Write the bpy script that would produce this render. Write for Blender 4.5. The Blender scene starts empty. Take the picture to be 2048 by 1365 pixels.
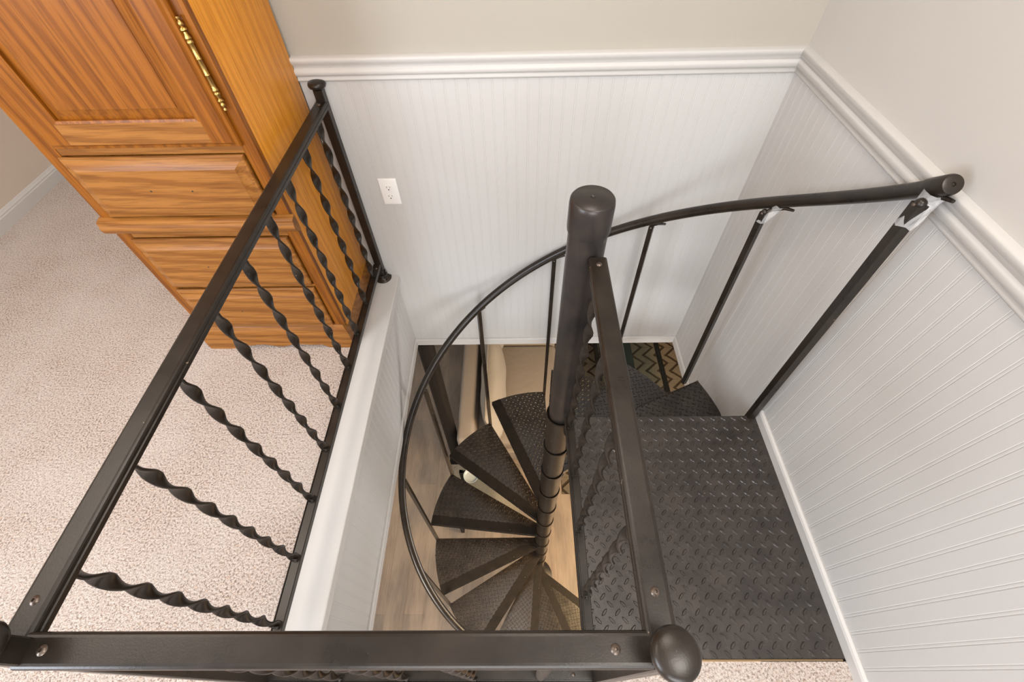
import bpy, bmesh, math, random
from mathutils import Vector, Matrix
random.seed(7)
PI = math.pi
SC = bpy.context.scene
COL = SC.collection

# ---------------------------------------------------------------- camera
cam = bpy.data.cameras.new('camera'); camo = bpy.data.objects.new('camera', cam); COL.objects.link(camo)
pitch, yaw, roll = math.radians(52.7262), math.radians(1.2094), math.radians(-1.5947)
f = Vector((0, math.cos(pitch), -math.sin(pitch))); r = Vector((1, 0, 0)); u = r.cross(f)
Rz = Matrix.Rotation(yaw, 3, 'Z'); f, r, u = Rz @ f, Rz @ r, Rz @ u
r2 = math.cos(roll)*r + math.sin(roll)*u; u2 = -math.sin(roll)*r + math.cos(roll)*u
camo.matrix_world = Matrix(((r2.x, u2.x, -f.x, 0), (r2.y, u2.y, -f.y, 0), (r2.z, u2.z, -f.z, 1.5), (0, 0, 0, 1)))
cam.sensor_width = 36; cam.lens = 36*880.4/2048; cam.clip_start = .02
SC.camera = camo

# ---------------------------------------------------------------- light and exposure
w = bpy.data.worlds.new('world'); SC.world = w; w.use_nodes = True
w.node_tree.nodes['Background'].inputs[0].default_value = (.9, .95, 1, 1)
w.node_tree.nodes['Background'].inputs[1].default_value = .3
SC.view_settings.view_transform = 'Standard'; SC.view_settings.look = 'None'
SC.view_settings.gamma = 1; SC.view_settings.use_curve_mapping = False
SC.view_settings.exposure = -0.10

def area(name, loc, target, sx, sy, power, col):
    l = bpy.data.lights.new(name, 'AREA'); l.shape = 'RECTANGLE'; l.size = sx; l.size_y = sy
    l.energy = power; l.color = col
    o = bpy.data.objects.new(name, l); COL.objects.link(o); o.location = loc
    o.rotation_euler = (Vector(target)-Vector(loc)).to_track_quat('-Z', 'Y').to_euler()
    return o
area('window_light_left', (-2.6, -1.3, 1.45), (0.5, .6, .7), 1.5, 1.3, 108, (.80, .88, 1))      # daylight of a window in the left wall
area('window_light_behind', (.0, -3.3, 1.45), (0, 1, .3), 2.2, 1.4, 112, (.93, .96, 1))          # daylight of a window behind the camera
area('unseen_ceiling_light', (.60, -.45, 2.40), (.50, -.2, 0), .7, .7, 24, (1, .96, .90))      # unseen ceiling light added to brighten the well walls
area('unseen_ceiling_light', (.12, .70, 2.40), (.12, .70, 0), .5, .5, 9, (1, .90, .80))       # small fixture above the pole
area('unseen_ceiling_light', (-1.7, .6, 2.40), (-1.7, .6, 0), .9, .9, 17, (1, .90, .78))        # unseen ceiling light added for the dim left part of the room
area('lower_ceiling_light', (1.6, .6, -.62), (1.6, .6, -3), 1.0, 1.0, 165, (1, .68, .34))       # recessed lamps of the lower room
area('lower_ceiling_light', (-.9, -1.0, -.62), (-.6, -.6, -3), .8, .8, 66, (1, .90, .78))
area('unseen_lower_light', (-2.9, 2.6, -1.7), (0, 2.2, -3.1), 1.6, 1.3, 14, (.85, .92, 1))
area('unseen_lower_light', (3.4, .9, -1.75), (-.6, .8, -.35), 1.3, 1.2, 75, (.95, .97, 1))      # unseen light added on the right, aimed up at the left well wall
area('unseen_lower_light', (-.1, -3.0, -1.7), (-.1, 1.5, -.3), 1.4, 1.2, 70, (.95, .97, 1))  # unseen light added at the front, aimed up at the back well wall

# ---------------------------------------------------------------- materials
def mat(name, col, rough=.5, metal=0., spec=.5):
    m = bpy.data.materials.new(name); m.use_nodes = True
    b = m.node_tree.nodes['Principled BSDF']
    b.inputs['Base Color'].default_value = (*col, 1); b.inputs['Roughness'].default_value = rough
    b.inputs['Metallic'].default_value = metal; b.inputs['Specular IOR Level'].default_value = spec
    return m
def N(m, t, **kw):
    n = m.node_tree.nodes.new(t)
    for k, v in kw.items(): setattr(n, k, v)
    return n
def L(m, a, b): m.node_tree.links.new(a, b)
def coords(m, scale=(1, 1, 1), rot=(0, 0, 0)):
    tc = N(m, 'ShaderNodeTexCoord'); mp = N(m, 'ShaderNodeMapping')
    mp.inputs['Scale'].default_value = scale; mp.inputs['Rotation'].default_value = rot
    L(m, tc.outputs['Object'], mp.inputs[0]); return mp.outputs[0]
def noise(m, vec, scale, detail=3, rough=.5, dist=0):
    n = N(m, 'ShaderNodeTexNoise'); n.inputs['Scale'].default_value = scale; n.inputs['Detail'].default_value = detail
    n.inputs['Roughness'].default_value = rough; n.inputs['Distortion'].default_value = dist
    if vec is not None: L(m, vec, n.inputs['Vector'])
    return n.outputs['Fac']
def ramp(m, fac, stops):
    n = N(m, 'ShaderNodeValToRGB'); e = n.color_ramp.elements
    e[0].position, e[0].color = stops[0][0], (*stops[0][1], 1); e[1].position, e[1].color = stops[-1][0], (*stops[-1][1], 1)
    for p, c in stops[1:-1]:
        k = e.new(p); k.color = (*c, 1)
    L(m, fac, n.inputs[0]); return n.outputs[0]
def bsdf(m): return m.node_tree.nodes['Principled BSDF']
def bump(m, h, strength=.3, dist=.01):
    n = N(m, 'ShaderNodeBump'); n.inputs['Strength'].default_value = strength; n.inputs['Distance'].default_value = dist
    L(m, h, n.inputs['Height']); L(m, n.outputs[0], bsdf(m).inputs['Normal'])
def mixc(m, fac, a, b, mode='MIX'):
    n = N(m, 'ShaderNodeMix', data_type='RGBA', blend_type=mode)
    if isinstance(fac, float): n.inputs[0].default_value = fac
    else: L(m, fac, n.inputs[0])
    for s, v in ((6, a), (7, b)):
        if isinstance(v, tuple): n.inputs[s].default_value = (*v, 1)
        else: L(m, v, n.inputs[s])
    return n.outputs[2]
def math_(m, op, a, b=None):
    n = N(m, 'ShaderNodeMath', operation=op)
    for i, v in enumerate((a, b)):
        if v is None: continue
        if isinstance(v, (int, float)): n.inputs[i].default_value = v
        else: L(m, v, n.inputs[i])
    return n.outputs[0]

def metal_mat(name, c0, c1, rough, met=.0):
    m = mat(name, c0, rough, met, .45)
    v = coords(m)
    n1 = noise(m, v, 14, 5, .6); n2 = noise(m, v, 420, 2, .6)
    c = ramp(m, n1, [(.35, c0), (.7, c1)])
    chips = ramp(m, noise(m, v, 60, 3, .55), [(.745, (0, 0, 0)), (.765, (1, 1, 1))])
    c = mixc(m, chips, c, (.34, .24, .17))
    L(m, c, bsdf(m).inputs['Base Color'])
    rr = N(m, 'ShaderNodeMapRange'); rr.inputs[3].default_value = rough-.07; rr.inputs[4].default_value = rough+.13
    L(m, n1, rr.inputs[0]); L(m, rr.outputs[0], bsdf(m).inputs['Roughness'])
    bump(m, n2, .12, .001)
    return m
M = {}
M['rail'] = metal_mat('brown_black_painted_steel', (.014, .0102, .0074), (.027, .0195, .0140), .27, .12)
M['stair'] = metal_mat('worn_black_painted_steel', (.014, .0105, .0080), (.028, .020, .0135), .27, .12)
M['pole'] = metal_mat('scuffed_black_painted_pipe', (.016, .0145, .015), (.042, .031, .025), .28, .1)
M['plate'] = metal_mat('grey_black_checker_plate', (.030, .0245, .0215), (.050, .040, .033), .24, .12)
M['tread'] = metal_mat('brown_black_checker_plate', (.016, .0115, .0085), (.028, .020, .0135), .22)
M['screw'] = mat('dull_screw', (.13, .10, .08), .35, .7)
M['tape_grip'] = metal_mat('matte_black_grip_band', (.0085, .0062, .0045), (.016, .0115, .008), .55)
M['tape_grip'].node_tree.nodes['Principled BSDF'].inputs['Specular IOR Level'].default_value = .25
M['tread'].node_tree.nodes['Principled BSDF'].inputs['Specular IOR Level'].default_value = .9
M['plate'].node_tree.nodes['Principled BSDF'].inputs['Specular IOR Level'].default_value = .75
M['brass'] = mat('antique_brass', (.50, .33, .11), .32, 1)
M['edge'] = mat('brass_coloured_edge', (.28, .19, .10), .45, .7)

def plaster(name, col, sc=55, st=.05):
    m = mat(name, col, .62, 0, .25); v = coords(m)
    n = noise(m, v, sc, 4, .6)
    lo = tuple(c*.985 for c in col); L(m, ramp(m, noise(m, v, 1.3, 2), [(.3, lo), (.7, col)]), bsdf(m).inputs['Base Color'])
    bump(m, n, st, .004); return m
M['plaster'] = plaster('tan_wall_paint', (.41, .375, .32))
M['plaster_r'] = plaster('greige_wall_paint', (.53, .50, .465))
M['plaster_d'] = plaster('beige_wall_paint', (.60, .52, .44))
M['bead'] = plaster('off_white_beadboard_paint', (.54, .524, .504), 40, .02)
M['trim'] = plaster('white_trim_paint', (.575, .555, .53), 30, .02); bsdf(M['trim']).inputs['Roughness'].default_value = .4
M['ceil'] = plaster('white_ceiling_paint', (.8, .78, .74))
M['plastic'] = mat('white_outlet_plastic', (.84, .82, .79), .3)
M['slot'] = mat('dark_slot', (.02, .015, .012), .6)

def carpet():
    m = mat('speckled_beige_carpet', (.6, .5, .42), .95, 0, .1); v = coords(m)
    n1 = noise(m, v, 150, 3, .7); n2 = noise(m, v, 3.2, 4, .6); n3 = noise(m, v, 110, 2, .5)
    c = ramp(m, n1, [(.37, (.22, .155, .12)), (.46, (.54, .435, .37)), (.58, (.72, .62, .555))])
    c = mixc(m, ramp(m, n3, [(.60, (0, 0, 0)), (.68, (.55, .55, .55))]), c, (.62, .40, .26))
    c = mixc(m, ramp(m, n2, [(.35, (0, 0, 0)), (.65, (.35, .35, .35))]), c, (.78, .71, .66))
    L(m, c, bsdf(m).inputs['Base Color']); bump(m, n1, 1, .010); return m
M['carpet'] = carpet()

def oak(name, grain, dark=(.40, .155, .035), mid=(.58, .265, .065), light=(.68, .345, .10), figure=.5):
    # grain: 'x' or 'z' = direction the grain runs
    m = mat(name, mid, .36, 0, .25)
    sc = {'x': (.07, 1, 1), 'z': (1, 1, .055)}[grain]
    v = coords(m, sc)
    wv = N(m, 'ShaderNodeTexWave', wave_type='BANDS', bands_direction='DIAGONAL')
    L(m, v, wv.inputs[0]); wv.inputs['Scale'].default_value = 16; wv.inputs['Distortion'].default_value = 7
    wv.inputs['Detail'].default_value = 3; wv.inputs['Detail Scale'].default_value = 1.2; wv.inputs['Detail Roughness'].default_value = .6
    fine = noise(m, coords(m, {'x': (.035, 1, 1), 'z': (1, 1, .035)}[grain]), 210, 3, .65)
    big = noise(m, v, 5, 3, .5)
    c = ramp(m, wv.outputs['Fac'], [(0, dark), (.16, dark), (.34, mid), (.85, light)])
    c = mixc(m, figure, mixc(m, big, mid, light), c)
    c = mixc(m, ramp(m, fine, [(.36, (.5, .5, .5)), (.52, (0, 0, 0))]), c, tuple(k*.72 for k in dark))
    L(m, c, bsdf(m).inputs['Base Color'])
    bump(m, fine, .12, .002); return m
M['oak_v'] = oak('golden_oak_upright_grain', 'z', (.130, .034, .0025), (.235, .072, .0050), (.30, .100, .009), figure=.5)
M['oak_h'] = oak('golden_oak_level_grain', 'x', (.165, .055, .009), (.285, .110, .021), (.345, .145, .033), .55)
M['oak_s'] = oak('golden_oak_lit_side', 'z', (.50, .165, .012), (.70, .265, .024), (.78, .33, .038), .35)  # brighter copy of the oak: light on the side is put into its colour

def plank_floor():
    m = mat('grey_brown_wood_planks', (.3, .24, .19), .36, 0, .4)
    v = coords(m, (1, 1, 1), (0, 0, PI/2))
    br = N(m, 'ShaderNodeTexBrick'); L(m, v, br.inputs[0])
    br.offset = .37; br.inputs['Scale'].default_value = 1; br.inputs['Brick Width'].default_value = 1.22; br.inputs['Row Height'].default_value = .18
    br.inputs['Mortar Size'].default_value = .0012; br.inputs['Color1'].default_value = (.265, .208, .165, 1)
    br.inputs['Color2'].default_value = (.18, .155, .135, 1); br.inputs['Mortar'].default_value = (.10, .075, .055, 1); br.inputs['Bias'].default_value = 0
    g = noise(m, coords(m, (1, .06, 1)), 90, 4, .6); k = noise(m, coords(m, (1, .3, 1)), 7, 3, .6)
    c = mixc(m, ramp(m, g, [(.35, (.5, .5, .5)), (.6, (0, 0, 0))]), br.outputs[0], (.15, .115, .09))
    c = mixc(m, ramp(m, k, [(.4, (0, 0, 0)), (.75, (.5, .5, .5))]), c, (.42, .33, .25))
    L(m, c, bsdf(m).inputs['Base Color']); bump(m, g, .08, .002); return m
M['planks'] = plank_floor()
def fabric(name, c, sc=900):
    m = mat(name, c, .95, 0, .1); v = coords(m); n = noise(m, v, sc, 2, .6)
    L(m, ramp(m, n, [(.35, tuple(k*.82 for k in c)), (.65, tuple(k*1.1 for k in c))]), bsdf(m).inputs['Base Color'])
    bump(m, noise(m, v, 14, 3, .5), .25, .02); return m
M['sofa'] = fabric('taupe_sofa_weave', (.29, .25, .215))
M['cushion'] = fabric('cream_linen', (.37, .33, .28))
M['dark'] = mat('black_powder_coat', (.009, .007, .006), .5, 0, .25)
M['dglass'] = mat('dark_teal_glass_shelf', (.010, .020, .022), .08)
def glass(name, col, rough=0.0):
    m = mat(name, col, rough); bsdf(m).inputs['Transmission Weight'].default_value = 1; bsdf(m).inputs['IOR'].default_value = 1.3; return m
M['glass'] = glass('clear_greenish_glass', (.86, .95, .92))
def tape():
    m = mat('clear_tape', (.9, .9, .9), .15); bsdf(m).inputs['Alpha'].default_value = .28; return m
M['tape'] = tape()
M['ceramic'] = mat('pale_blue_white_glaze', (.42, .47, .48), .2)
def chevron():
    m = mat('carved_chevron_rug_pile', (.2, .15, .1), .95, 0, .1)
    tc = N(m, 'ShaderNodeTexCoord'); sp = N(m, 'ShaderNodeSeparateXYZ'); L(m, tc.outputs['Object'], sp.inputs[0])
    wob = noise(m, tc.outputs['Object'], 9, 3, .6)
    x = math_(m, 'ADD', sp.outputs[0], math_(m, 'MULTIPLY', wob, .03)); y = math_(m, 'ADD', sp.outputs[1], math_(m, 'MULTIPLY', wob, .03))
    tri = math_(m, 'PINGPONG', y, .125)                                   # chevron columns
    colid = math_(m, 'FLOOR', math_(m, 'DIVIDE', y, .25))
    t = math_(m, 'ADD', x, math_(m, 'MULTIPLY', tri, 1.1))
    t = math_(m, 'ADD', t, math_(m, 'MULTIPLY', colid, 0.0))
    band = math_(m, 'PINGPONG', t, .075)
    groove = ramp(m, math_(m, 'DIVIDE', band, .075), [(.16, (0, 0, 0)), (.34, (1, 1, 1))])
    seam = ramp(m, math_(m, 'DIVIDE', tri, .125), [(.03, (0, 0, 0)), (.09, (1, 1, 1))])
    pile = noise(m, tc.outputs['Object'], 120, 3, .6); hue = noise(m, tc.outputs['Object'], 3.5, 3, .5)
    c = mixc(m, hue, (.10, .10, .085), (.18, .13, .085)); c = mixc(m, ramp(m, pile, [(.35, (.45, .45, .45)), (.6, (0, 0, 0))]), c, (.05, .035, .02))
    g2 = mixc(m, .12, groove, seam, 'MULTIPLY')
    c = mixc(m, g2, (.035, .024, .015), c)
    L(m, c, bsdf(m).inputs['Base Color']); bump(m, g2, .8, .015); return m
M['rug'] = chevron()

# ---------------------------------------------------------------- mesh helpers
def obj(name, bm, m, parent=None, smooth=False):
    me = bpy.data.meshes.new(name); bm.normal_update()
    bmesh.ops.recalc_face_normals(bm, faces=bm.faces[:]) if smooth != 'raw' else None
    bm.to_mesh(me); bm.free()
    me.materials.append(M[m] if isinstance(m, str) else m)
    if smooth: me.polygons.foreach_set('use_smooth', [True]*len(me.polygons))
    o = bpy.data.objects.new(name, me); COL.objects.link(o)
    if parent: o.parent = parent
    return o
def soft(o, angle=35):
    me = o.data; me.polygons.foreach_set('use_smooth', [True]*len(me.polygons))
    bm = bmesh.new(); bm.from_mesh(me)
    for e in bm.edges:
        if len(e.link_faces) == 2 and e.calc_face_angle(0) > math.radians(angle): e.smooth = False
    bm.to_mesh(me); bm.free(); return o
def tag(o, label, cat, group=None):
    o['label'] = label; o['category'] = cat
    if group: o['group'] = group
    return o
def struct(name, bm, m):
    o = obj(name, bm, m); o['kind'] = 'structure'; return o
def empty(name, loc=(0, 0, 0)):
    o = bpy.data.objects.new(name, None); COL.objects.link(o); o.location = loc; o.empty_display_size = .1; return o
def box(bm, x0, x1, y0, y1, z0, z1, bev=0):
    vs = [bm.verts.new((x, y, z)) for x in (x0, x1) for y in (y0, y1) for z in (z0, z1)]
    F = [(0, 1, 3, 2), (4, 6, 7, 5), (0, 4, 5, 1), (2, 3, 7, 6), (0, 2, 6, 4), (1, 5, 7, 3)]
    fs = [bm.faces.new([vs[i] for i in q]) for q in F]
    if bev: bmesh.ops.bevel(bm, geom=list({e for fc in fs for e in fc.edges}), offset=bev, segments=2, profile=.6, affect='EDGES')
    return bm
def frame_for(a, b, up=(0, 0, 1)):
    d = (Vector(b)-Vector(a)).normalized(); up = Vector(up)
    if abs(d.dot(up)) > .98: up = Vector((0, 1, 0))
    s = d.cross(up).normalized(); n = s.cross(d).normalized(); return d, s, n
def prism(bm, prof, a, b, up=(0, 0, 1), caps=True):
    """sweep a closed 2-D profile (side, up) from a to b"""
    a, b = Vector(a), Vector(b); d, s, n = frame_for(a, b, up)
    r0 = [bm.verts.new(a+s*p+n*q) for p, q in prof]; r1 = [bm.verts.new(b+s*p+n*q) for p, q in prof]
    k = len(prof)
    for i in range(k): bm.faces.new((r0[i], r0[(i+1) % k], r1[(i+1) % k], r1[i]))
    if caps: bm.faces.new(r0[::-1]); bm.faces.new(r1)
    return bm
def sweep(bm, pts, rad, seg=16, caps=True):
    rings = []
    P = [Vector(p) for p in pts]
    prev = None
    for i, p in enumerate(P):
        d = (P[min(i+1, len(P)-1)]-P[max(i-1, 0)]).normalized()
        up = Vector((0, 0, 1)) if abs(d.z) < .95 else Vector((0, 1, 0))
        s = d.cross(up).normalized(); n = s.cross(d).normalized()
        if prev is not None and s.dot(prev) < 0: s = -s; n = -n
        prev = s
        rr = rad[i] if isinstance(rad, (list, tuple)) else rad
        rings.append([bm.verts.new(p+(s*math.cos(t)+n*math.sin(t))*rr) for t in [2*PI*k/seg for k in range(seg)]])
    for A, B in zip(rings, rings[1:]):
        for k in range(seg): bm.faces.new((A[k], A[(k+1) % seg], B[(k+1) % seg], B[k]))
    if caps: bm.faces.new(rings[0][::-1]); bm.faces.new(rings[-1])
    return bm
def lathe(bm, prof, c=(0, 0, 0), seg=32, axis=None):
    """profile (r, z) around a vertical axis (or along `axis`)"""
    c = Vector(c); ax = Vector(axis).normalized() if axis else Vector((0, 0, 1))
    s = ax.orthogonal().normalized(); n = ax.cross(s)
    rings = []
    for r_, z in prof:
        if r_ < 1e-6: rings.append([bm.verts.new(c+ax*z)])
        else: rings.append([bm.verts.new(c+ax*z+(s*math.cos(t)+n*math.sin(t))*r_) for t in [2*PI*k/seg for k in range(seg)]])
    for A, B in zip(rings, rings[1:]):
        for k in range(seg):
            k2 = (k+1) % seg
            if len(A) == 1 and len(B) == 1: continue
            if len(A) == 1: bm.faces.new((A[0], B[k], B[k2]))
            elif len(B) == 1: bm.faces.new((A[k], B[0], A[k2]))
            else: bm.faces.new((A[k], B[k], B[k2], A[k2]))
    return bm
def poly(bm, pts, z0, z1):
    a = [bm.verts.new((x, y, z0)) for x, y in pts]; b = [bm.verts.new((x, y, z1)) for x, y in pts]
    n = len(pts)
    bm.faces.new(a[::-1]); bm.faces.new(b)
    for i in range(n): bm.faces.new((a[i], a[(i+1) % n], b[(i+1) % n], b[i]))
    return bm
NB = bmesh.new

# ---------------------------------------------------------------- key dimensions
XR = .9083      # right wall
YB = 1.5476     # back wall behind the stair well
XW = -.594      # left side of the well
YF = .030       # front edge of the well
ZC = -.530      # underside of the upper floor
ZL = -3.264     # lower floor
XL = -2.79      # left wall of the upper room
YREC = 2.47     # wall of the recess behind the wardrobe
YN = -3.6       # wall behind the camera
HC = 2.44
CX, CY, RS = .156, .771, .272

# ---------------------------------------------------------------- room shell
def beadboard(name, a, b, z0, z1, inward, m='bead', thick=.008, pitch=.0395):
    """grooved panel along a->b (plan), facing `inward`"""
    a, b, n = Vector((*a, 0)), Vector((*b, 0)), Vector((*inward, 0)).normalized()
    L_ = (b-a).length; d = (b-a).normalized(); prof = []
    t = 0
    while t < L_:
        for dt, h in ((0, thick), (pitch-.0092, thick), (pitch-.0084, thick-.0007), (pitch-.0074, thick-.0007), (pitch-.0064, thick-.0002), (pitch-.0032, thick-.0002), (pitch-.0024, thick-.0007), (pitch-.0012, thick-.0007)):
            if t+dt < L_: prof.append((t+dt, h))
        t += pitch
    prof.append((L_, thick))
    bm = NB(); lo, hi = [], []
    for s, h in prof:
        p = a+d*s+n*h; lo.append(bm.verts.new((p.x, p.y, z0))); hi.append(bm.verts.new((p.x, p.y, z1)))
    for i in range(len(prof)-1): bm.faces.new((lo[i], lo[i+1], hi[i+1], hi[i]))
    # back and top/bottom closing faces
    q0, q1 = a-n*.002, b-n*.002
    c = [bm.verts.new((q0.x, q0.y, z0)), bm.verts.new((q1.x, q1.y, z0)), bm.verts.new((q0.x, q0.y, z1)), bm.verts.new((q1.x, q1.y, z1))]
    bm.faces.new((c[1], c[0], c[2], c[3])); bm.faces.new(hi+[c[3], c[2]]); bm.faces.new(lo[::-1]+[c[0], c[1]])
    return struct(name, bm, m)
T = .10
struct('wall_back', box(NB(), -1.02, XR+T, YB, YB+T, ZC, HC), 'plaster')
struct('wall_right', box(NB(), XR, XR+T, YN, YB, ZC, HC), 'plaster_r')
struct('wall_left', box(NB(), XL-T, XL, YN, YREC+T, 0, HC), 'plaster_d')
bm = NB(); box(bm, XL, -1.02, YREC, YREC+T, 0, HC); box(bm, -1.02, -.92, YB+T, YREC+T, 0, HC)
struct('wall_recess', bm, 'plaster_d')
struct('wall_front', box(NB(), XL-T, XR+T, YN-T, YN, 0, HC), 'plaster')
struct('ceiling', box(NB(), XL-T, XR+T, YN-T, YREC+T, HC, HC+T), 'ceil')
beadboard('wall_back_beadboard', (-.70, YB), (XR, YB), ZC+.02, .90, (0, -1))
beadboard('wall_right_beadboard', (XR, YB), (XR, YN), ZC+.02, .90, (-1, 0))
# upper floor: carpet around the well
bm = NB(); zc = 0
for (x0, x1, y0, y1) in ((XL, -.70, YN, YREC), (-.70, XR, YN, YF)):
    pass
poly(bm, [(XL, YN), (XR, YN), (XR, .0295), (-.683, .0295), (-.683, YB), (-1.02, YB), (-1.02, YREC), (XL, YREC)], -.03, 0)
struct('floor_carpet', bm, 'carpet')
bm = NB()
poly(bm, [(XL-T, YN-T), (XR+T, YN-T), (XR+T, YF), (XW, YF), (XW, YB+T), (XL-T, YB+T)], ZC, -.031)
struct('floor', bm, 'ceil')
# white ledge around the well
bm = NB(); box(bm, -.686, -.568, .04, YB-.001, -.03, .012, .004)
struct('trim_1', bm, 'trim')
beadboard('wall_well_left', (XW, YF), (XW, YB), ZC+.02, -.028, (1, 0))
bm = NB()
def skirt(bm, x0, x1, y0, y1, z0, z1, n):
    """flat board with a small bead on its top edge, n = inward direction"""
    box(bm, x0, x1, y0, y1, z0, z1-.010)
    if n == 'x+': sweep(bm, [(x1-.006, y0, z1-.008), (x1-.006, y1, z1-.008)], .0075, 8)
    if n == 'x-': sweep(bm, [(x0+.006, y0, z1-.008), (x0+.006, y1, z1-.008)], .0075, 8)
    if n == 'y-': sweep(bm, [(x0, y0+.006, z1-.008), (x1, y0+.006, z1-.008)], .0075, 8)
skirt(bm, XW, XW+.016, YF, YB, ZC-.012, ZC+.040, 'x+'); struct('trim_2', bm, 'trim')
bm = NB(); skirt(bm, XW, XR, YB-.016, YB, ZC-.012, ZC+.040, 'y-'); struct('trim_3', bm, 'trim')
bm = NB(); skirt(bm, XR-.016, XR, YF, YB, ZC-.012, ZC+.040, 'x-'); struct('trim_4', bm, 'trim')
# chair rail
RAILP = [(0, .885), (.013, .885), (.016, .888), (.016, .893), (.013, .896), (.012, .899), (.018, .903), (.021, .909), (.021, .915), (.018, .920), (.013, .924), (.014, .929), (.017, .934), (.021, .939), (.0235, .945), (.0235, .951), (.020, .955), (0, .957)]
def chair_rail(name, a, b, n, e0=0, e1=0):
    bm = NB(); a, b, n = Vector((*a, 0)), Vector((*b, 0)), Vector((*n, 0)); d = (b-a).normalized()
    A = [bm.verts.new(a+n*p+d*(p*e0)+Vector((0, 0, q))) for p, q in RAILP]; B = [bm.verts.new(b+n*p-d*(p*e1)+Vector((0, 0, q))) for p, q in RAILP]
    k = len(RAILP)
    for i in range(k): bm.faces.new((A[i], A[(i+1) % k], B[(i+1) % k], B[i]))
    bm.faces.new(A[::-1]); bm.faces.new(B)
    return soft(struct(name, bm, 'trim'), 50)
chair_rail('trim_5', (-.70, YB), (XR, YB), (0, -1), 0, 1)
chair_rail('trim_6', (XR, YB), (XR, YN), (-1, 0), 1, 0)
# skirting boards
bm = NB(); box(bm, XR-.022, XR, YN, .775, 0, .035); sweep(bm, [(XR-.012, YN, .035), (XR-.012, .775, .035)], .010, 8); struct('baseboard_right', bm, 'trim')
BB = [(0, 0), (.014, 0), (.014, .055), (.011, .060), (.011, .066), (.006, .074), (.003, .080), (0, .082)]
bm = NB(); prism(bm, [(p, q) for p, q in BB], (XL, YREC, 0), (XL, YN, 0)); 
o = struct('baseboard_left', bm, 'trim')
for v in o.data.vertices: v.co.x = XL+abs(v.co.x-XL)
bm = NB(); prism(bm, BB, (XL, YREC, 0), (-1.02, YREC, 0)); o = struct('baseboard_recess', bm, 'trim')
for v in o.data.vertices: v.co.y = YREC-abs(v.co.y-YREC)

# lower storey shell
struct('lower_floor', box(NB(), -3.6, 3.6, -3.2, 6.0, ZL-.1, ZL), 'planks')
bm = NB()
for (x0, x1, y0, y1) in ((XR+T, 3.6, -3.2, 6.0), (-3.6, XR+T, YB+T, 6.0)): box(bm, x0, x1, y0, y1, ZC-.0, ZC+.05)
struct('lower_ceiling', bm, 'ceil')
bm = NB(); box(bm, -3.7, -3.6, -3.2, 6, ZL, ZC); box(bm, 3.6, 3.7, -3.2, 6, ZL, ZC); box(bm, -3.7, 3.7, 6, 6.1, ZL, ZC); box(bm, -3.7, 3.7, -3.3, -3.2, ZL, ZC)
box(bm, -3.6, XL-T, -3.2, YB+T, ZC, ZC+.05)
struct('wall_lower', bm, 'plaster')

# ---------------------------------------------------------------- checker plate
def inside(pt, poly_):
    x, y = pt; c = False; n = len(poly_)
    for i in range(n):
        (x1, y1), (x2, y2) = poly_[i], poly_[(i+1) % n]
        if (y1 > y) != (y2 > y) and x < (x2-x1)*(y-y1)/(y2-y1)+x1: c = not c
    return c
def dist_edges(pt, poly_):
    x, y = pt; best = 9
    for i in range(len(poly_)):
        (x1, y1), (x2, y2) = poly_[i], poly_[(i+1) % len(poly_)]
        dx, dy = x2-x1, y2-y1; t = max(0, min(1, ((x-x1)*dx+(y-y1)*dy)/(dx*dx+dy*dy+1e-12)))
        best = min(best, math.hypot(x-x1-t*dx, y-y1-t*dy))
    return best
def lugs(bm, region, z, wx=.0385, wy=.0200, ln=.0262, wd=.0088, h=.0022, ang=0., margin=.004, tilt=48, cut=False):
    xs = [p[0] for p in region]; ys = [p[1] for p in region]
    R_ = max(max(xs)-min(xs), max(ys)-min(ys))*1.1; cx, cy = sum(xs)/len(xs), sum(ys)/len(ys)
    ca, sa = math.cos(ang), math.sin(ang); n = int(R_/wy)+2
    for j in range(-n, n+1):
        for i in range(-n, n+1):
            lx, ly = (i+(.5 if j % 2 else 0))*wx, j*wy
            if abs(lx) > R_ or abs(ly) > R_: continue
            x, y = cx+lx*ca-ly*sa, cy+lx*sa+ly*ca
            if not inside((x, y), region) or dist_edges((x, y), region) < margin: continue
            t = ang+math.radians(tilt if j % 2 else -tilt); ct, st = math.cos(t), math.sin(t)
            def P(a, b, zz): return bm.verts.new((x+a*ct-b*st, y+a*st+b*ct, z+zz))
            outer = [P(ln/2*a, wd/2*b, 0) for a, b in ((1, 0), (.62, .72), (0, 1), (-.62, .72), (-1, 0), (-.62, -.72), (0, -1), (.62, -.72))]
            top = [P(ln/2*a*.74, wd/2*b*.5, h) for a, b in ((1, 0), (.62, .8), (0, 1), (-.62, .8), (-1, 0), (-.62, -.8), (0, -1), (.62, -.8))]
            for k in range(8): bm.faces.new((outer[k], outer[(k+1) % 8], top[(k+1) % 8], top[k]))
            bm.faces.new(top)

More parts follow.
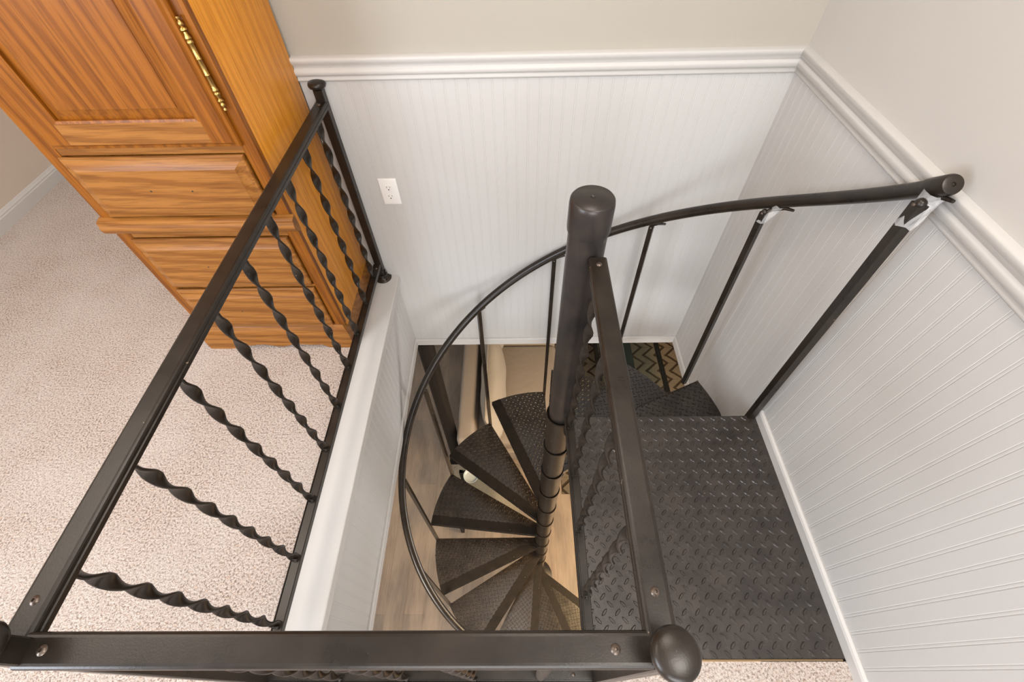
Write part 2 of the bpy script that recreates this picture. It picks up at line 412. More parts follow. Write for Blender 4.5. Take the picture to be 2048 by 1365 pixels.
# ================================================================ SPIRAL STAIRCASE
stair = empty('spiral_staircase', (CX, CY, ZL))
tag(stair, 'black steel spiral staircase with checker plate treads around a centre pole', 'staircase')
def world_child(o, parent): o.parent = parent; o.matrix_parent_inverse = Matrix.Translation(-Vector(parent.location)); return o
def sobj(name, bm, m, smooth=True, ang=35):
    o = obj(name, bm, m); world_child(o, stair)
    if smooth: soft(o, ang)
    return o
pole = sobj('center_pole', lathe(NB(), [(0, ZL+.012), (.0435, ZL+.012), (.0435, .925), (0, .925)], (CX, CY, 0), 40), 'pole')
bm = lathe(NB(), [(.0436, .885), (.0468, .886), (.0475, .892), (.0475, .950), (.0462, .9605), (.043, .9645), (.006, .9655), (.0045, .9635), (0, .963)], (CX, CY, 0), 48)
cap = obj('pole_cap', bm, 'pole', pole); soft(cap, 50)
bp = sobj('base_plate', lathe(NB(), [(0, 0), (.15, 0), (.15, .010), (.147, .012), (.06, .012), (.06, .05), (.044, .05)], (CX, CY, ZL), 40), 'stair')

# landing platform
LX0, LX1, LY0, LY1 = .178, .886, .036, .776
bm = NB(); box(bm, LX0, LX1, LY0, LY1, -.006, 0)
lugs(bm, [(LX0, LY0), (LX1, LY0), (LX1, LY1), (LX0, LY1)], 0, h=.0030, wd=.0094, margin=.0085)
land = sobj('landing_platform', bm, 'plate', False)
bm = NB()
for b in ((LX0, LX0+.006, LY0, LY1), (LX1-.006, LX1, LY0, LY1), (LX0, LX1, LY0, LY0+.006), (LX0, LX1, LY1-.006, LY1), ((LX0+LX1)/2-.003, (LX0+LX1)/2+.003, LY0, LY1)): box(bm, *b, -.055, -.006)
fr = obj('frame', bm, 'stair', land)
bm = NB(); box(bm, LX0+.01, XR-.03, LY0-.005, LY0-.001, -.012, .002, .001); es = obj('edge_strip', bm, 'edge', land); es['label'] = 'brass coloured edge strip'
def sleeve_bm(z):   # collar pipe: wide lip at its top, tapering down into the next one
    return lathe(NB(), [(.0440, z-.006), (.0475, z-.004), (.0490, z), (.0525, z+.001), (.0535, z-.003), (.0530, z-.014), (.0505, z-.05), (.0485, z-.15), (.0480, z-RS-.004), (.044, z-RS-.004)], (0, 0, 0), 40)
o = obj('sleeve', sleeve_bm(.045), 'stair', land); o.location = (CX, CY, 0); soft(o, 50)

# tread prototype: local frame, column axis at the origin, starts at angle 0 (back edge) and ends at A1 (nose)
A0, A1, RO = math.radians(0), math.radians(27.6), .762
def pol(r_, a): return (r_*math.cos(a), r_*math.sin(a))
# inner corners: the edges run to points tangent on the sleeve
def edge_dir(a): return Vector((math.cos(a), math.sin(a)))
outer_arc = [pol(RO, A0+(A1-A0)*k/10) for k in range(11)]
back_in = Vector(pol(.046, math.radians(-32))); nose_in = Vector(pol(.046, math.radians(62)))
outline = [tuple(back_in)]+outer_arc+[tuple(nose_in)]
nd = (Vector(outer_arc[-1])-nose_in).normalized(); nn = Vector((nd.y, -nd.x))            # towards the back edge
STRIP = .058
def tread_bm(plain=False):
    bm = NB(); poly(bm, outline, -.005, 0)
    a, b = Vector(outer_arc[-1])+nn*STRIP, nose_in+nn*STRIP
    reg = [tuple(back_in+Vector((.03, 0)))]+[p for p in outer_arc if (Vector(p)-nose_in).dot(nn) > STRIP]+[tuple(a-nd*.004), tuple(b+nd*.05)]
    if plain: reg = [reg[0]]+outer_arc+[tuple(nose_in+nd*.05)]
    lugs(bm, reg, 0, ang=math.atan2(nd.y, nd.x), wx=.0330, wy=.0170, ln=.0245, wd=.0090, h=.0034, margin=.005, tilt=45)
    # flange down the back edge and around the outer arc
    pts = outer_arc
    for i in range(len(pts)-1):
        p, q = Vector((*pts[i], 0)), Vector((*pts[i+1], 0)); k = (RO-.004)/RO
        vs = [bm.verts.new(v) for v in (p, q, q-Vector((0, 0, .022)), p-Vector((0, 0, .022)), p*k, q*k, q*k-Vector((0, 0, .022)), p*k-Vector((0, 0, .022)))]
        bm.faces.new(vs[:4]); bm.faces.new(vs[4:][::-1]); bm.faces.new((vs[2], vs[3], vs[7], vs[6]))
    prism(bm, [(-.002, -.032), (.002, -.032), (.002, -.001), (-.002, -.001)], (*(back_in*1.0), 0), (*outer_arc[0], 0))
    return bm
def nosing_bm(STRIP=STRIP):
    bm = NB(); a, b = nose_in, Vector(outer_arc[-1])
    # flat band with a ragged inner edge, and a turned-down front
    n = 46; lo, mid_ = [], []
    rr = random.Random(3)
    for i in range(n+1):
        p = a+(b-a)*i/n
        w_ = STRIP+(.003 if i % 2 else -.002)+rr.uniform(-.0015, .0015)
        w_ = min(w_, max(.012, STRIP*((b-a)*i/n).length/.12+.012)) if STRIP > .02 else STRIP
        q = p+nn*w_
        if q.length > RO: q = q*(RO/q.length)
        lo.append((p, q))
    top = [(bm.verts.new((*p, .0026)), bm.verts.new((*q, .0026)), bm.verts.new((*(p-nn*.002), -.036+(.0022 if k % 2 else 0))), bm.verts.new((*q, .0))) for k, (p, q) in enumerate(lo)]
    for t0, t1 in zip(top, top[1:]):
        bm.faces.new((t0[0], t1[0], t1[1], t0[1])); bm.faces.new((t0[2], t1[2], t1[0], t0[0])); bm.faces.new((t0[1], t1[1], t1[3], t0[3]))
    bm.faces.new([top[-1][i] for i in (0, 1, 3)])
    return bm
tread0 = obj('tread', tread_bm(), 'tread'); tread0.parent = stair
nose0 = obj('nosing', nosing_bm(), 'tape_grip', tread0); sl0 = obj('sleeve', sleeve_bm(.045), 'stair', tread0); soft(sl0, 50)
plain_tread = tread_bm(True); pm = bpy.data.meshes.new('tread_plain'); plain_tread.normal_update(); bmesh.ops.recalc_face_normals(plain_tread, faces=plain_tread.faces[:]); plain_tread.to_mesh(pm); plain_tread.free(); pm.materials.append(M['tread'])
plain_nose = nosing_bm(.004); pn = bpy.data.meshes.new('nosing_plain'); bmesh.ops.recalc_face_normals(plain_nose, faces=plain_nose.faces[:]); plain_nose.to_mesh(pn); plain_nose.free(); pn.materials.append(M['stair'])
full_meshes = (tread0.data, nose0.data)
for k in range(1, 12):
    if k == 1: t = tread0
    else:
        t = tread0.copy(); COL.objects.link(t); t.parent = stair
        for ch in (nose0, sl0):
            c = ch.copy(); COL.objects.link(c); c.parent = t; c.location = (0, 0, 0)
    t.data = pm if k <= 3 else full_meshes[0]
    for ch in t.children:
        if ch.name.startswith('nosing'): ch.data = pn if k <= 3 else full_meshes[1]
    t.location = (0, 0, -RS*k-ZL); t.rotation_euler = (0, 0, math.radians(-1.9+30.05*(k-1)))

# handrail
def hpt(a, dr=0, dz=0):
    rr = .745-.046*max(0, 1-(a/26))**1.5 if a < 26 else .745
    t = math.radians(a); return (CX+(rr+dr)*math.cos(t), CY+(rr+dr)*math.sin(t), .952-RS/30*a+dz+.028*max(0, 1-a/26)**1.5)
hr = sobj('handrail', sweep(NB(), [hpt(a*2.5+.9) for a in range(0, 134)], .0178, 18), 'rail', True, 50)
p0, p1 = Vector(hpt(.0)), Vector(hpt(4)); d = (p0-p1).normalized()
bm = lathe(NB(), [(.0179, -.05), (.0205, -.050), (.0210, -.045), (.0210, .006), (.0190, .011), (.0165, .012), (.0045, .012), (.0035, .009), (0, .0085)], p0, 28, d)
o = obj('end_cap', bm, 'rail', hr); world = None; soft(o, 40)
bm = lathe(NB(), [(.0179, 0), (.0205, .001), (.0205, .04), (0, .045)], hpt(333), 24, (Vector(hpt(333))-Vector(hpt(330))))
soft(obj('end_cap', bm, 'rail', hr), 40)

# balusters: square bars bolted between one tread's nose and the next tread's back
def bar_between(bm, a, b, w_, up=None):
    h = w_/2; prism(bm, [(-h, -h), (h, -h), (h, h), (-h, h)], a, b, up or (0, 0, 1)); return bm
def stair_baluster(foot, top, w_, a):
    foot, top = Vector(foot), Vector(top)
    t = math.radians(a); rad = Vector((math.cos(t), math.sin(t), 0))
    bm = NB(); h = w_/2; d = (top-foot).normalized(); s = (rad-d*rad.dot(d)).normalized(); n = d.cross(s)
    A = [bm.verts.new(foot+s*p+n*q) for p, q in ((-h, -h), (h, -h), (h, h), (-h, h))]; B = [bm.verts.new(top+s*p+n*q) for p, q in ((-h, -h), (h, -h), (h, h), (-h, h))]
    for i in range(4): bm.faces.new((A[i], A[(i+1) % 4], B[(i+1) % 4], B[i]))
    bm.faces.new(A[::-1]); bm.faces.new(B)
    o = sobj('baluster', bm, 'rail', False)
    # fork bracket from the bar's head to the underside of the handrail
    tang = Vector((math.sin(t), -math.cos(t), .30)).normalized()
    head = top; rp = Vector(hpt(a)); under = rp+Vector((0, 0, -.0185))
    bm = NB()
    lens = bmesh.ops.create_uvsphere(bm, u_segments=10, v_segments=6, radius=h*1.05, matrix=Matrix.Translation(head))
    sweep(bm, [head-d*.005, head+(under-head)*.5, under+tang*.018, under+tang*.045], [h*.8, h*.7, .006, .004], 8)
    soft(obj('bracket', bm, 'rail', o), 60)
    bm = lathe(NB(), [(0, 0), (.0042, 0), (.0042, .002), (.002, .0035), (0, .0035)], head-rad*h-d*.002, 10, -rad); obj('screw', bm, 'screw', o)
    return o
for a, foot, top, w_ in (
        (1.0, (.870, .774, -.05), (.832, .773, .936), .023),
        (29.5, (.802, 1.131, -.335), (.772, 1.148, .640), .019),
        (59.0, (CX+.758*math.cos(math.radians(59)), CY+.758*math.sin(math.radians(59)), -.272*2-.07), (.537, 1.420, .375), .018),
        (88.5, (.176, 1.528, -1.15), (.172, 1.521, .115), .018),
        (118.2, (-.203, 1.440, -.272*5-.05), (-.190, 1.437, -.135), .018)):
    b = stair_baluster(foot, top, w_, a)
for k in range(5, 12):
    a = 118.2+30.05*(k-4); t = math.radians(a); q = (CX+.757*math.cos(t), CY+.757*math.sin(t))
    if k < 11: stair_baluster((*q, -RS*(k+1)-.05), (CX+.742*math.cos(t), CY+.742*math.sin(t), hpt(a)[2]-.042), .018, a)
# clear tape wound round the two upper brackets
for a, c, s in ((1, (.836, .772, .915), 1.0), (29.5, (.776, 1.146, .630), .75)):
    bm = NB(); rr = random.Random(int(a)); R1 = .019*s
    pts = []
    A = Vector(c)-Vector((0, 0, .03*s)); B = Vector(hpt(a))+Vector((0, 0, -.012))
    rings = []
    for i in range(5):
        p = A+(B-A)*i/4; rings.append([bm.verts.new(p+Vector((math.cos(2*PI*k/12), math.sin(2*PI*k/12), 0))*R1*(1+rr.uniform(-.12, .12)+.25*(i == 4))+Vector((0, 0, rr.uniform(-.003, .003)))) for k in range(12)])
    for A_, B_ in zip(rings, rings[1:]):
        for k in range(12): bm.faces.new((A_[k], A_[(k+1) % 12], B_[(k+1) % 12], B_[k]))
    o = obj('tape_wrap', bm, 'tape', hr); o['label'] = 'crinkled clear tape'
    o.parent = hr
for ch in list(hr.children):
    pass

# ================================================================ GUARD RAILING
gr = empty('guard_railing', (-.2, .02, 0))
tag(gr, 'dark metal guard railing with twisted balusters and round capped posts', 'railing')
def gobj(name, bm, m='rail', ang=35, parent=None):
    o = obj(name, bm, m); world_child(o, gr) if parent is None else setattr(o, 'parent', parent)
    return soft(o, ang)
CAP = [(-.0135, 0), (.0135, 0), (.0165, -.0007), (.0190, -.0025), (.0202, -.005), (.0205, -.008), (.0185, -.0095), (.0185, -.012), (.0205, -.0135), (.0205, -.0215), (.0195, -.023), (-.0195, -.023), (-.0205, -.0215), (-.0205, -.0135), (-.0185, -.012), (-.0185, -.0095), (-.0205, -.008), (-.0202, -.005), (-.0190, -.0025), (-.0165, -.0007)]
BOT = [(-.014, 0), (.006, 0), (.0065, -.003), (.010, -.003), (.0115, -.0005), (.014, -.001), (.0155, -.004), (.0155, -.020), (.012, -.022), (-.0145, -.022), (-.0155, -.020), (-.0155, -.002)]
def screw(c, ax, parent, r_=.0055):
    bm = lathe(NB(), [(0, .0005), (r_*.25, .0004), (r_*.35, .003), (r_*.8, .002), (r_, 0), (0, -.001)], c, 14, ax)
    soft(obj('screw', bm, 'screw', parent), 60)
P_BACK = ((-.640, 1.522), (-.640, 1.522)); P_LEFT = ((-.655, -.006), (-.636, .026)); P_RIGHT = ((.196, -.004), (.176, .0196))
def lerp(a, b, t): return tuple(p+(q-p)*t for p, q in zip(a, b))
def post(bt, zb):
    (bx, by), (tx, ty) = bt
    bm = NB(); h = .0150; prism(bm, [(-h, -h+.002), (-h+.002, -h), (h-.002, -h), (h, -h+.002), (h, h-.002), (h-.002, h), (-h+.002, h), (-h, h-.002)], (bx, by, zb), (tx, ty, .872), (0, 1, 0))
    p = gobj('post', bm)
    bm = lathe(NB(), [(.0, .868), (.019, .868), (.0215, .872), (.0265, .8745), (.0285, .879), (.0283, .884), (.0265, .8885), (.021, .8915), (.010, .8935), (0, .894)], (tx, ty, 0), 40)
    soft(obj('post_cap', bm, 'rail', p), 60)
    bm = lathe(NB(), [(0, 0), (.038, 0), (.039, .004), (.037, .007), (.026, .009), (.022, .014), (.0215, .030), (0, .030)], (bx, by, zb), 32)
    for k in range(4):
        a_ = PI/4+k*PI/2; lathe(bm, [(0, .007), (.0055, .007), (.005, .011), (0, .012)], (bx+.030*math.cos(a_), by+.030*math.sin(a_), zb), 10)
    box(bm, bx-.020, bx-.016, by-.006, by+.006, zb+.006, zb+.05); box(bm, bx+.016, bx+.020, by-.006, by+.006, zb+.006, zb+.05); lathe(bm, [(0, .016), (.006, .016), (.006, .024), (0, .026)], (bx, by-.002, zb+.035), 10, (1, 0, 0))
    soft(obj('flange', bm, 'stair', p), 50)
    return p
post(P_BACK, .012); post(P_LEFT, 0); post(P_RIGHT, -.0)
ZT, ZB_ = .832, .118
def top_rail(a, b, sa, sb):
    bm = NB(); prism(bm, CAP, a, b); o = gobj('top_rail', bm, 'rail', 13)
    a, b = Vector(a), Vector(b); d = (b-a).normalized(); r__ = lambda t: screw((a+d*t), (0, 0, 1), o, .0065)
    r__(sa); r__((b-a).length-sb); return o
def bottom_rail(a, b, sa, sb):
    bm = NB(); prism(bm, BOT, a, b); o = gobj('bottom_rail', bm, 'rail', 25)
    a, b = Vector(a), Vector(b); d = (b-a).normalized()
    s = d.cross(Vector((0, 0, 1)))
    screw(a+d*sa-s*.004, (0, 0, 1), o, .005); screw(b-d*sb-s*.004, (0, 0, 1), o, .005); return o
def twisted(bt, tp, halfturns=7.4, w_=.0245, th=.0060, phase=0.):
    b, t = Vector(bt), Vector(tp); d, s, n = frame_for(b, t)
    bm = NB(); NS = 120; rings = []
    for i in range(NS+1):
        f_ = i/NS; g = min(1, max(0, (f_-.035)/.93))
        a = phase+g*halfturns*PI; c = b+(t-b)*f_
        U = s*math.cos(a)+n*math.sin(a); V = -s*math.sin(a)+n*math.cos(a)
        rings.append([bm.verts.new(c+U*p*w_/2+V*q*th/2) for p, q in ((-1, -.6), (-.8, -1), (.8, -1), (1, -.6), (1, .6), (.8, 1), (-.8, 1), (-1, .6))])
    for A, B in zip(rings, rings[1:]):
        for k in range(8): bm.faces.new((A[k], A[(k+1) % 8], B[(k+1) % 8], B[k]))
    bm.faces.new(rings[0][::-1]); bm.faces.new(rings[-1])
    o = gobj('twisted_baluster', bm, 'rail', 75)
    # small bolt ear at the foot
    bm = NB(); up = (t-b).normalized(); box(bm, b.x-.009, b.x+.009, b.y-.008, b.y-.0045, b.z-.004, b.z+.014, .001)
    lathe(bm, [(0, 0), (.0045, 0), (.004, .003), (0, .0035)], b+Vector((.004, -.008, .006)), 10, (0, -1, 0))
    soft(obj('bolt_ear', bm, 'rail', o), 60)
    return o
# left side
top_rail((-.643, 1.520, ZT), (-.650, .026, ZT), .030, .055)
bottom_rail((-.643, 1.505, ZB_), (-.650, .010, ZB_), .030, .03)
for i, y in enumerate((1.423, 1.264, 1.097, .936, .769, .6065, .441, .272, .109)):
    x = -.643-.007*(1.52-y)/1.5
    twisted((x, y, ZB_-.002), (x, y+.012, ZT-.022), phase=PI*.5+.12*i)
# front side
top_rail((-.633, .026, ZT+.001), (.172, .026, ZT+.001), .030, .055)
bottom_rail((-.640, .000, ZB_), (.180, -.002, ZB_), .030, .050)
for i, x in enumerate((-.456, -.289, -.118, .047)): twisted((x, .0, ZB_-.002), (x-.006, .023, ZT-.022), phase=.3*i)
# right side, bolted to the stair's pole
top_rail((.1765, .724, ZT+.014), (.178, .040, ZT+.002), .022, .048)
bottom_rail((.1760, .718, ZB_), (.176, .018, ZB_), .022, .03)
for i, y in enumerate((.676, .512, .345, .178)): twisted((.176, y, ZB_-.002), (.178, y+.008, ZT-.018), phase=PI*.5+.2*i)

# ================================================================ OAK WARDROBE
arm = empty('wardrobe', (-.99, 1.33, 0)); tag(arm, 'golden oak wardrobe with panelled door, three drawers and scalloped base', 'wardrobe')
def aobj(name, bm, m, ang=30, parent=None):
    o = obj(name, bm, m); world_child(o, arm) if parent is None else setattr(o, 'parent', parent); return soft(o, ang)
ax0, ax1, ay0, ay1 = -1.290, -.700, 1.135, 1.532
bm = NB(); box(bm, ax0+.006, ax1-.018, ay0+.02, ay1, .02, 1.98, .0015); aobj('carcass', bm, 'oak_s')
bm = NB(); box(bm, ax1-.018, ax1, ay0+.018, ay1, .02, 1.98, .0015); aobj('side_panel', bm, 'oak_s')
bm = NB(); box(bm, ax0, ax0+.006, ay0+.018, ay1, .02, 1.98); aobj('side_panel', bm, 'oak_s')
bm = NB()
for x0, x1 in ((ax0, ax0+.045), (ax1-.038, ax1)): aobj('face_stile', box(NB(), x0, x1, ay0, ay0+.020, .13, 1.98, .001), 'oak_v')
bm.free()
for z0, z1 in ((.10, .135), (.352, .362), (.585, .668), (.868, .892), (1.90, 1.98)): aobj('face_rail', box(NB(), ax0+.045, ax1-.038, ay0+.0015, ay0+.018, z0, z1), 'oak_h')
def loft(bm, loops):
    R = [[bm.verts.new((x, y, z)) for x, z in ((x0, z0), (x1, z0), (x1, z1), (x0, z1))] for (x0, x1, z0, z1, y) in loops]
    for A, B in zip(R, R[1:]):
        for k in range(4): bm.faces.new((A[k], A[(k+1) % 4], B[(k+1) % 4], B[k]))
    bm.faces.new(R[-1]); return bm
def inset(b, d, y): return (b[0]+d, b[1]-d, b[2]+d, b[3]-d, y)
def drawer(z0, z1, knots):
    b = (-1.252, -.742, z0, z1); y = ay0
    bm = NB(); loft(bm, [inset(b, 0, y), inset(b, 0, y-.007), inset(b, .003, y-.010), inset(b, .005, y-.0105), inset(b, .031, y-.0225), inset(b, .033, y-.0235)])
    o = aobj('drawer', bm, 'oak_h', 22)
    for x, z in knots: obj('screw_hole', lathe(NB(), [(0, .0002), (.0028, 0), (0, -.002)], (x, y-.0237, z), 8, (0, -1, 0)), 'slot', o)
drawer(.672, .866, ((-1.050, .770), (-.931, .768))); drawer(.366, .583, ((-1.052, .475), (-.935, .475))); drawer(.137, .350, ((-1.052, .245), (-.935, .245)))
# door: mitred frame with a raised panel
DB = (-1.240, -.728, .892, 1.895); yd = ay0
bm = NB()
fi = .072
loft(bm, [inset(DB, 0, yd), inset(DB, 0, yd-.008), inset(DB, .003, yd-.0135), inset(DB, .010, yd-.015), inset(DB, .016, yd-.020), inset(DB, fi, yd-.020), inset(DB, fi+.006, yd-.0175), inset(DB, fi+.0065, yd-.009)])
bm.faces.ensure_lookup_table(); 
door = aobj('door', bm, 'oak_v', 22)
# level-grained bottom and top rails of the door
bm = NB()
zb = DB[2]
pts = [((DB[0]+.0165), zb+.0165), ((DB[1]-.0165), zb+.0165), ((DB[1]-fi), zb+fi), ((DB[0]+fi), zb+fi)]
vs = [bm.verts.new((x, yd-.0203, z)) for x, z in ((DB[0]+fi-.004, zb+.0165), (DB[1]-fi+.004, zb+.0165), (DB[1]-fi+.004, zb+fi), (DB[0]+fi-.004, zb+fi))]
vb = [bm.verts.new((v.co.x, yd-.019, v.co.z)) for v in vs]
bm.faces.new(vs); 
for k in range(4): bm.faces.new((vs[k], vs[(k+1) % 4], vb[(k+1) % 4], vb[k]))
obj('door_rail', bm, 'oak_h', door)
bm = NB(); loft(bm, [inset(DB, fi+.004, yd-.0085), inset(DB, fi+.008, yd-.0095), inset(DB, fi+.033, yd-.017), inset(DB, fi+.034, yd-.019)])
soft(obj('raised_panel', bm, 'oak_v', door), 22)
# brass hinge on the right edge of the door
hz0, hz1 = .985, 1.185
prof = [(0, 0), (.0032, .002), (.0035, .006), (.002, .010), (.0025, .012), (.0045, .017), (.0045, .021), (.0025, .026), (.0060, .030), (.0062, .033), (.0030, .038), (.0035, .045), (.0058, .052), (.0058, .055), (.0040, .058), (.0058, .062), (.0058, .066), (.0045, .068)]
H_ = hz1-hz0; mid_ = [(.0044, .10), (.0052, .101), (.0044, .103), (.0044, H_-.103), (.0052, H_-.101), (.0044, H_-.10)]
k_ = [(r_, z*.78) for r_, z in prof]; full = k_+[(.0044, .060), (.0044, H_/2-.018), (.0053, H_/2-.017), (.0044, H_/2-.015), (.0044, H_/2+.015), (.0053, H_/2+.017), (.0044, H_/2+.018), (.0044, H_-.060)]+[(r_, H_-z) for r_, z in k_[::-1]]
bm = lathe(NB(), [(r_*1.3, z) for r_, z in full], (-.722, ay0-.010, hz0), 16); hinge = soft(obj('hinge', bm, 'brass', door), 50); hinge['label'] = 'brass finial hinge'
# mouldings
WM = [(0, .612), (.010, .612), (.014, .616), (.020, .618), (.026, .624), (.030, .634), (.030, .646), (.026, .652), (.026, .660), (.022, .664), (0, .668)]
def wrap(prof, x0, x1, y0, y1, name, m, ang=40, parent=None):
    """moulding running round left side, front, right side; prof = (out, z)"""
    bm = NB(); rows = []
    for o_, z in prof: rows.append([bm.verts.new(p) for p in ((x0-o_, y1, z), (x0-o_, y0-o_, z), (x1+o_, y0-o_, z), (x1+o_, y1, z))])
    for A, B in zip(rows, rows[1:]):
        for k in range(3): bm.faces.new((A[k], A[k+1], B[k+1], B[k]))
    return aobj(name, bm, m, ang, parent)
bm = NB(); rows = []
for o_, z in WM: rows.append([bm.verts.new(p) for p in ((ax0-.004, ay0-o_, z), (ax1+.014, ay0-o_, z))])
for A, B in zip(rows, rows[1:]): bm.faces.new((A[0], A[1], B[1], B[0]))
bm.faces.new([r_[0] for r_ in rows]); bm.faces.new([r_[1] for r_ in rows][::-1])
aobj('waist_moulding', bm, 'oak_h', 40)
# base: plinth with a scalloped lower edge and a moulded top
def scallop(t):   # t 0..1 across the front: height of the lower edge
    foot = .16
    if t < foot or t > 1-foot: return .0
    s = (t-foot)/(1-2*foot)
    rise = min(1, s/.10, (1-s)/.10); rise = rise*rise*(3-2*rise)
    return rise*(.024-.010*math.exp(-((s-.5)/.10)**2)+.003*math.cos(s*PI*6))
bx0, bx1, by0 = ax0-.022, ax1+.006, ay0-.018
bm = NB(); n = 60; lo, hi, lob, hib = [], [], [], []
for i in range(n+1):
    x = bx0+(bx1-bx0)*i/n; z = scallop(i/n)
    lo.append(bm.verts.new((x, by0, z))); hi.append(bm.verts.new((x, by0, .085))); lob.append(bm.verts.new((x, by0+.018, z))); hib.append(bm.verts.new((x, by0+.018, .085)))
for i in range(n):
    bm.faces.new((lo[i], lo[i+1], hi[i+1], hi[i])); bm.faces.new((lob[i+1], lob[i], hib[i], hib[i+1])); bm.faces.new((lob[i], lob[i+1], lo[i+1], lo[i])); bm.faces.new((hi[i], hi[i+1], hib[i+1], hib[i]))
bm.faces.new((lo[0], hi[0], hib[0], lob[0])); bm.faces.new((lo[n], lob[n], hib[n], hi[n]))
box(bm, bx1-.012, bx1, by0+.018, ay1, 0, .085); box(bm, bx0, bx0+.012, by0+.018, ay1, 0, .085)
aobj('plinth', bm, 'oak_h', 40)
wrap([(.0, .085), (.0, .090), (-.004, .096), (-.004, .106), (-.008, .112), (-.012, .124), (-.018, .132), (-.022, .134)], bx0, bx1, by0, ay1, 'base_moulding', 'oak_h')
wrap([(0, 1.96), (.01, 1.965), (.02, 1.985), (.035, 2.01), (.045, 2.03), (.045, 2.045), (-.05, 2.045)], ax0, ax1, ay0, ay1, 'crown_moulding', 'oak_h')
bm = NB(); box(bm, ax0, ax1, ay0, ay1, 1.98, 2.03); aobj('top_panel', bm, 'oak_s')

# ================================================================ OUTLET
ol = empty('wall_outlet', (-.503, YB-.008, .472)); tag(ol, 'white duplex wall outlet on the beadboard beside the railing post', 'outlet')
def oobj(name, bm, m, parent=None): o = obj(name, bm, m, parent or ol); return soft(o, 40)
bm = NB(); b = (-.0355, .0355, -.058, .058)
loft(bm, [inset(b, 0, 0), inset(b, 0, -.003), inset(b, .003, -.0055), inset(b, .006, -.0062)]); plate = oobj('cover_plate', bm, 'plastic')
for zc_ in (.0195, -.0195):
    bm = NB(); pts = []
    for k in range(28):
        a = 2*PI*k/28; x, z = .0165*math.cos(a), .0165*math.sin(a); z = max(-.0125, min(.0125, z)); pts.append((x, z+zc_))
    A = [bm.verts.new((x, -.0060, z)) for x, z in pts]; B = [bm.verts.new((x*.97, -.0085, z)) for x, z in pts]
    bm.faces.new(B); [bm.faces.new((A[k], A[(k+1) % 28], B[(k+1) % 28], B[k])) for k in range(28)]
    s = oobj('socket', bm, 'plastic')
    bm = NB()
    box(bm, -.0072, -.0056, -.0089, -.0080, zc_+.0005, zc_+.0085); box(bm, .0056, .0070, -.0089, -.0080, zc_+.0010, zc_+.0080); lathe(bm, [(0, 0), (.0026, 0), (0, -.001)], (0, -.0089, zc_-.0062), 12, (0, -1, 0))
    obj('slots', bm, 'slot', s)
bm = lathe(NB(), [(0, .0012), (.0022, .001), (.003, 0), (0, -.001)], (0, -.0062, 0), 12, (0, -1, 0)); obj('screw', bm, 'plastic', ol)

# ================================================================ LOWER ROOM
# sofa seen through the well
sofa = empty('sofa', (-.1, 3.2, ZL)); tag(sofa, 'taupe fabric sofa on the lower floor below the treads', 'sofa')
def puffy(bm, x0, x1, y0, y1, z0, z1, bev=.03, seg=4):
    vs = box(NB(), 0, 1, 0, 1, 0, 1)
    b2 = NB(); box(b2, x0, x1, y0, y1, z0, z1)
    bmesh.ops.bevel(b2, geom=b2.edges[:], offset=bev, segments=seg, profile=.5, affect='EDGES')
    me = bpy.data.meshes.new('tmp'); b2.to_mesh(me); b2.free(); bm.from_mesh(me); bpy.data.meshes.remove(me); vs.free(); return bm
def fobj(name, bm, m='sofa', parent=None): o = obj(name, bm, m); world_child(o, sofa) if parent is None else setattr(o, 'parent', parent); return soft(o, 60)
fobj('base', puffy(NB(), -.58, .42, 1.90, 4.6, ZL+.10, ZL+.30, .02))
fobj('backrest', puffy(NB(), -.603, -.44, 1.80, 4.7, ZL+.10, ZL+.82, .04))
fobj('seat_cushion', puffy(NB(), -.45, .46, 1.93, 3.22, ZL+.30, ZL+.46, .05)); fobj('seat_cushion', puffy(NB(), -.45, .46, 3.225, 4.55, ZL+.30, ZL+.46, .05))
for x, y in ((-.54, 1.95), (.36, 1.95), (-.54, 4.5), (.36, 4.5)): fobj('leg', box(NB(), x-.03, x+.03, y-.03, y+.03, ZL, ZL+.10), 'dark')
def pillow(name, cx, cy, cz, sx, sy, sz, tilt, label):
    """soft cushion standing on the seat: sy long, sz high, sx thick"""
    bm = NB(); n, mgrid = 22, 16; front, back = [], []
    for side, store in ((1, front), (-1, back)):
        for i in range(n+1):
            row = []
            for j in range(mgrid+1):
                uu, vv = i/n*2-1, j/mgrid*2-1
                edge = (1-abs(uu)**2.6)*(1-abs(vv)**2.6)
                th = max(0, edge)**.42
                py = uu*sy/2*(1-.05*(1-abs(vv))*0+.02*abs(vv)); pz = vv*sz/2*(1-.05*(1-uu*uu))
                row.append(bm.verts.new((side*sx/2*th+.004*math.sin(uu*9+vv*4), py, pz)))
            store.append(row)
        for i in range(n):
            for j in range(mgrid): bm.faces.new((store[i][j], store[i+1][j], store[i+1][j+1], store[i][j+1]))
    bmesh.ops.remove_doubles(bm, verts=bm.verts[:], dist=.0005)
    bm.transform(Matrix.Translation((0, 0, 0)) @ Matrix.Rotation(tilt, 4, 'Y'))
    o = obj(name, bm, 'cushion'); o.location = (cx, cy, cz); soft(o, 60); tag(o, label, 'cushion')
    loop = []
    for i in range(64):
        a = i/64*4; s, q = int(a), a-int(a)
        yy, zz = ((-1+2*q, -1), (1, -1+2*q), (1-2*q, 1), (-1, 1-2*q))[s]; loop.append(Matrix.Rotation(tilt, 3, 'Y') @ Vector((0, yy*sy/2*1.005, zz*sz/2*.985)))
    bm = NB(); sweep(bm, loop+[loop[0]], .006, 8, False); soft(obj('piping', bm, 'cushion', o), 60)
    return o
pillow('back_cushion', -.262, 2.52, ZL+.700, .22, 1.10, .46, -.28, 'cream linen back cushion nearer the pole, leaning on the sofa backrest')
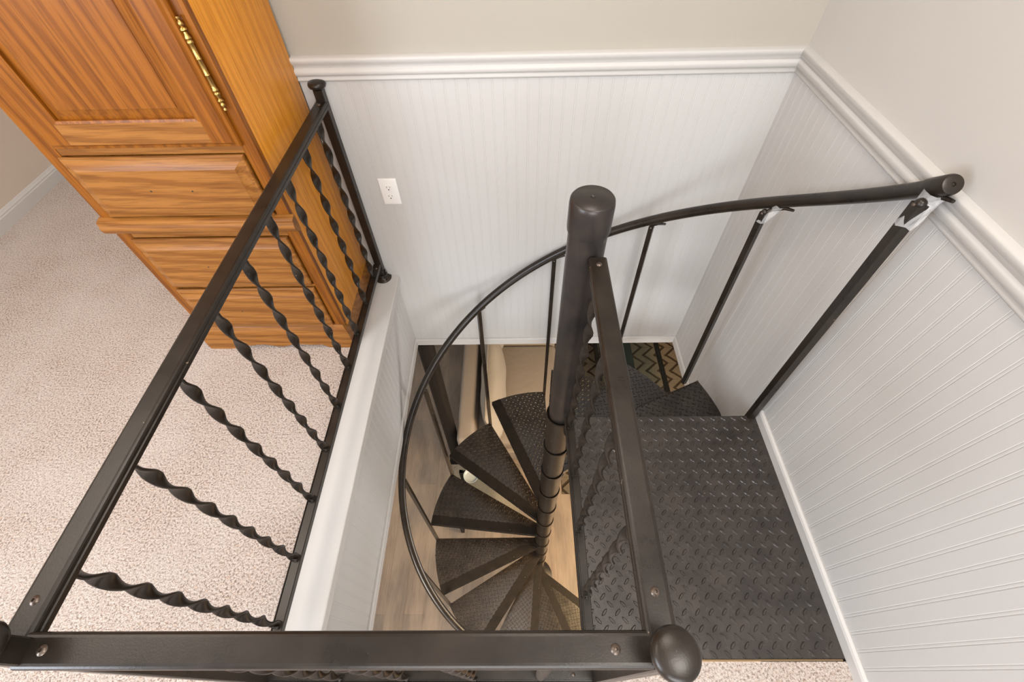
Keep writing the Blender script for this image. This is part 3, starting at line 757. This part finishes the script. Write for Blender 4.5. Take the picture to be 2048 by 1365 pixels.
pillow('back_cushion', -.262, 3.66, ZL+.700, .22, 1.10, .46, -.28, 'cream linen back cushion farther along the sofa, partly under the white trim')
# steel support post
pp = empty('support_post', (-.692, 1.975, ZL)); tag(pp, 'round black steel support post standing on the lower floor', 'post')
bm = lathe(NB(), [(.064, .012), (.064, ZC-ZL)], (0, 0, 0), 28); soft(obj('shaft', bm, 'dark', pp), 60)
obj('foot_plate', box(NB(), -.085, .085, -.085, .085, 0, .012), 'dark', pp)
# chevron rug
bm = NB(); box(bm, .46, 2.7, 1.55, 4.4, ZL, ZL+.012, .004); tag(obj('rug', bm, 'rug'), 'brown and grey carved chevron rug on the lower floor', 'rug')
# glass coffee table
ct = empty('coffee_table', (1.3, 3.2, ZL)); tag(ct, 'glass coffee table with black metal frame on the chevron rug', 'table')
def cobj(name, bm, m): o = obj(name, bm, m); world_child(o, ct); return o
zt = ZL+.42
for x0, x1 in ((.93, .975), (1.675, 1.725)): cobj('frame_bar', box(NB(), x0, x1, 2.55, 3.85, zt-.04, zt, .003), 'dark')
for y0 in (2.55, 3.81): cobj('frame_bar', box(NB(), .975, 1.675, y0, y0+.04, zt-.04, zt, .003), 'dark')
for x, y in ((.95, 2.57), (1.70, 2.57), (.95, 3.83), (1.70, 3.83)): cobj('leg', box(NB(), x-.02, x+.02, y-.02, y+.02, ZL+.012, zt-.04), 'dark')
cobj('glass_top', box(NB(), .94, 1.715, 2.56, 3.84, zt+.001, zt+.009, .002), 'glass')
cobj('dark_shelf', box(NB(), 1.00, 1.385, 2.80, 3.80, zt-.036, zt-.018, .002), 'dglass')
# glass side table under the treads with a bowl
st = empty('glass_side_table', (-.32, 1.42, ZL)); tag(st, 'small glass topped table with black legs glimpsed between the treads', 'table')
def tobj(name, bm, m): o = obj(name, bm, m); world_child(o, st); return soft(o, 40)
z2 = ZL+.50
bm = poly(NB(), [(-.60, 1.12), (-.04, 1.12), (.02, 1.18), (.02, 1.66), (-.04, 1.70), (-.60, 1.70), (-.65, 1.65), (-.65, 1.17)], z2, z2+.010); tobj('glass_top', bm, 'glass')
for x, y in ((-.58, 1.18), (-.06, 1.18), (-.58, 1.62), (-.06, 1.62)): tobj('leg', box(NB(), x-.016, x+.016, y-.016, y+.016, ZL, z2), 'dark')
for y in (1.17, 1.61): tobj('apron', box(NB(), -.58, -.06, y, y+.02, z2-.03, z2-.002), 'dark')
bm = lathe(NB(), [(0, .004), (.05, .004), (.055, .0), (.06, .006), (.070, .02), (.075, .04), (.071, .04), (.065, .022), (.05, .014), (0, .012)], (-.47, 1.56, z2+.010), 32)
tag(soft(obj('bowl', bm, 'ceramic'), 60), 'pale bowl on the glass topped table below the stairs', 'bowl')
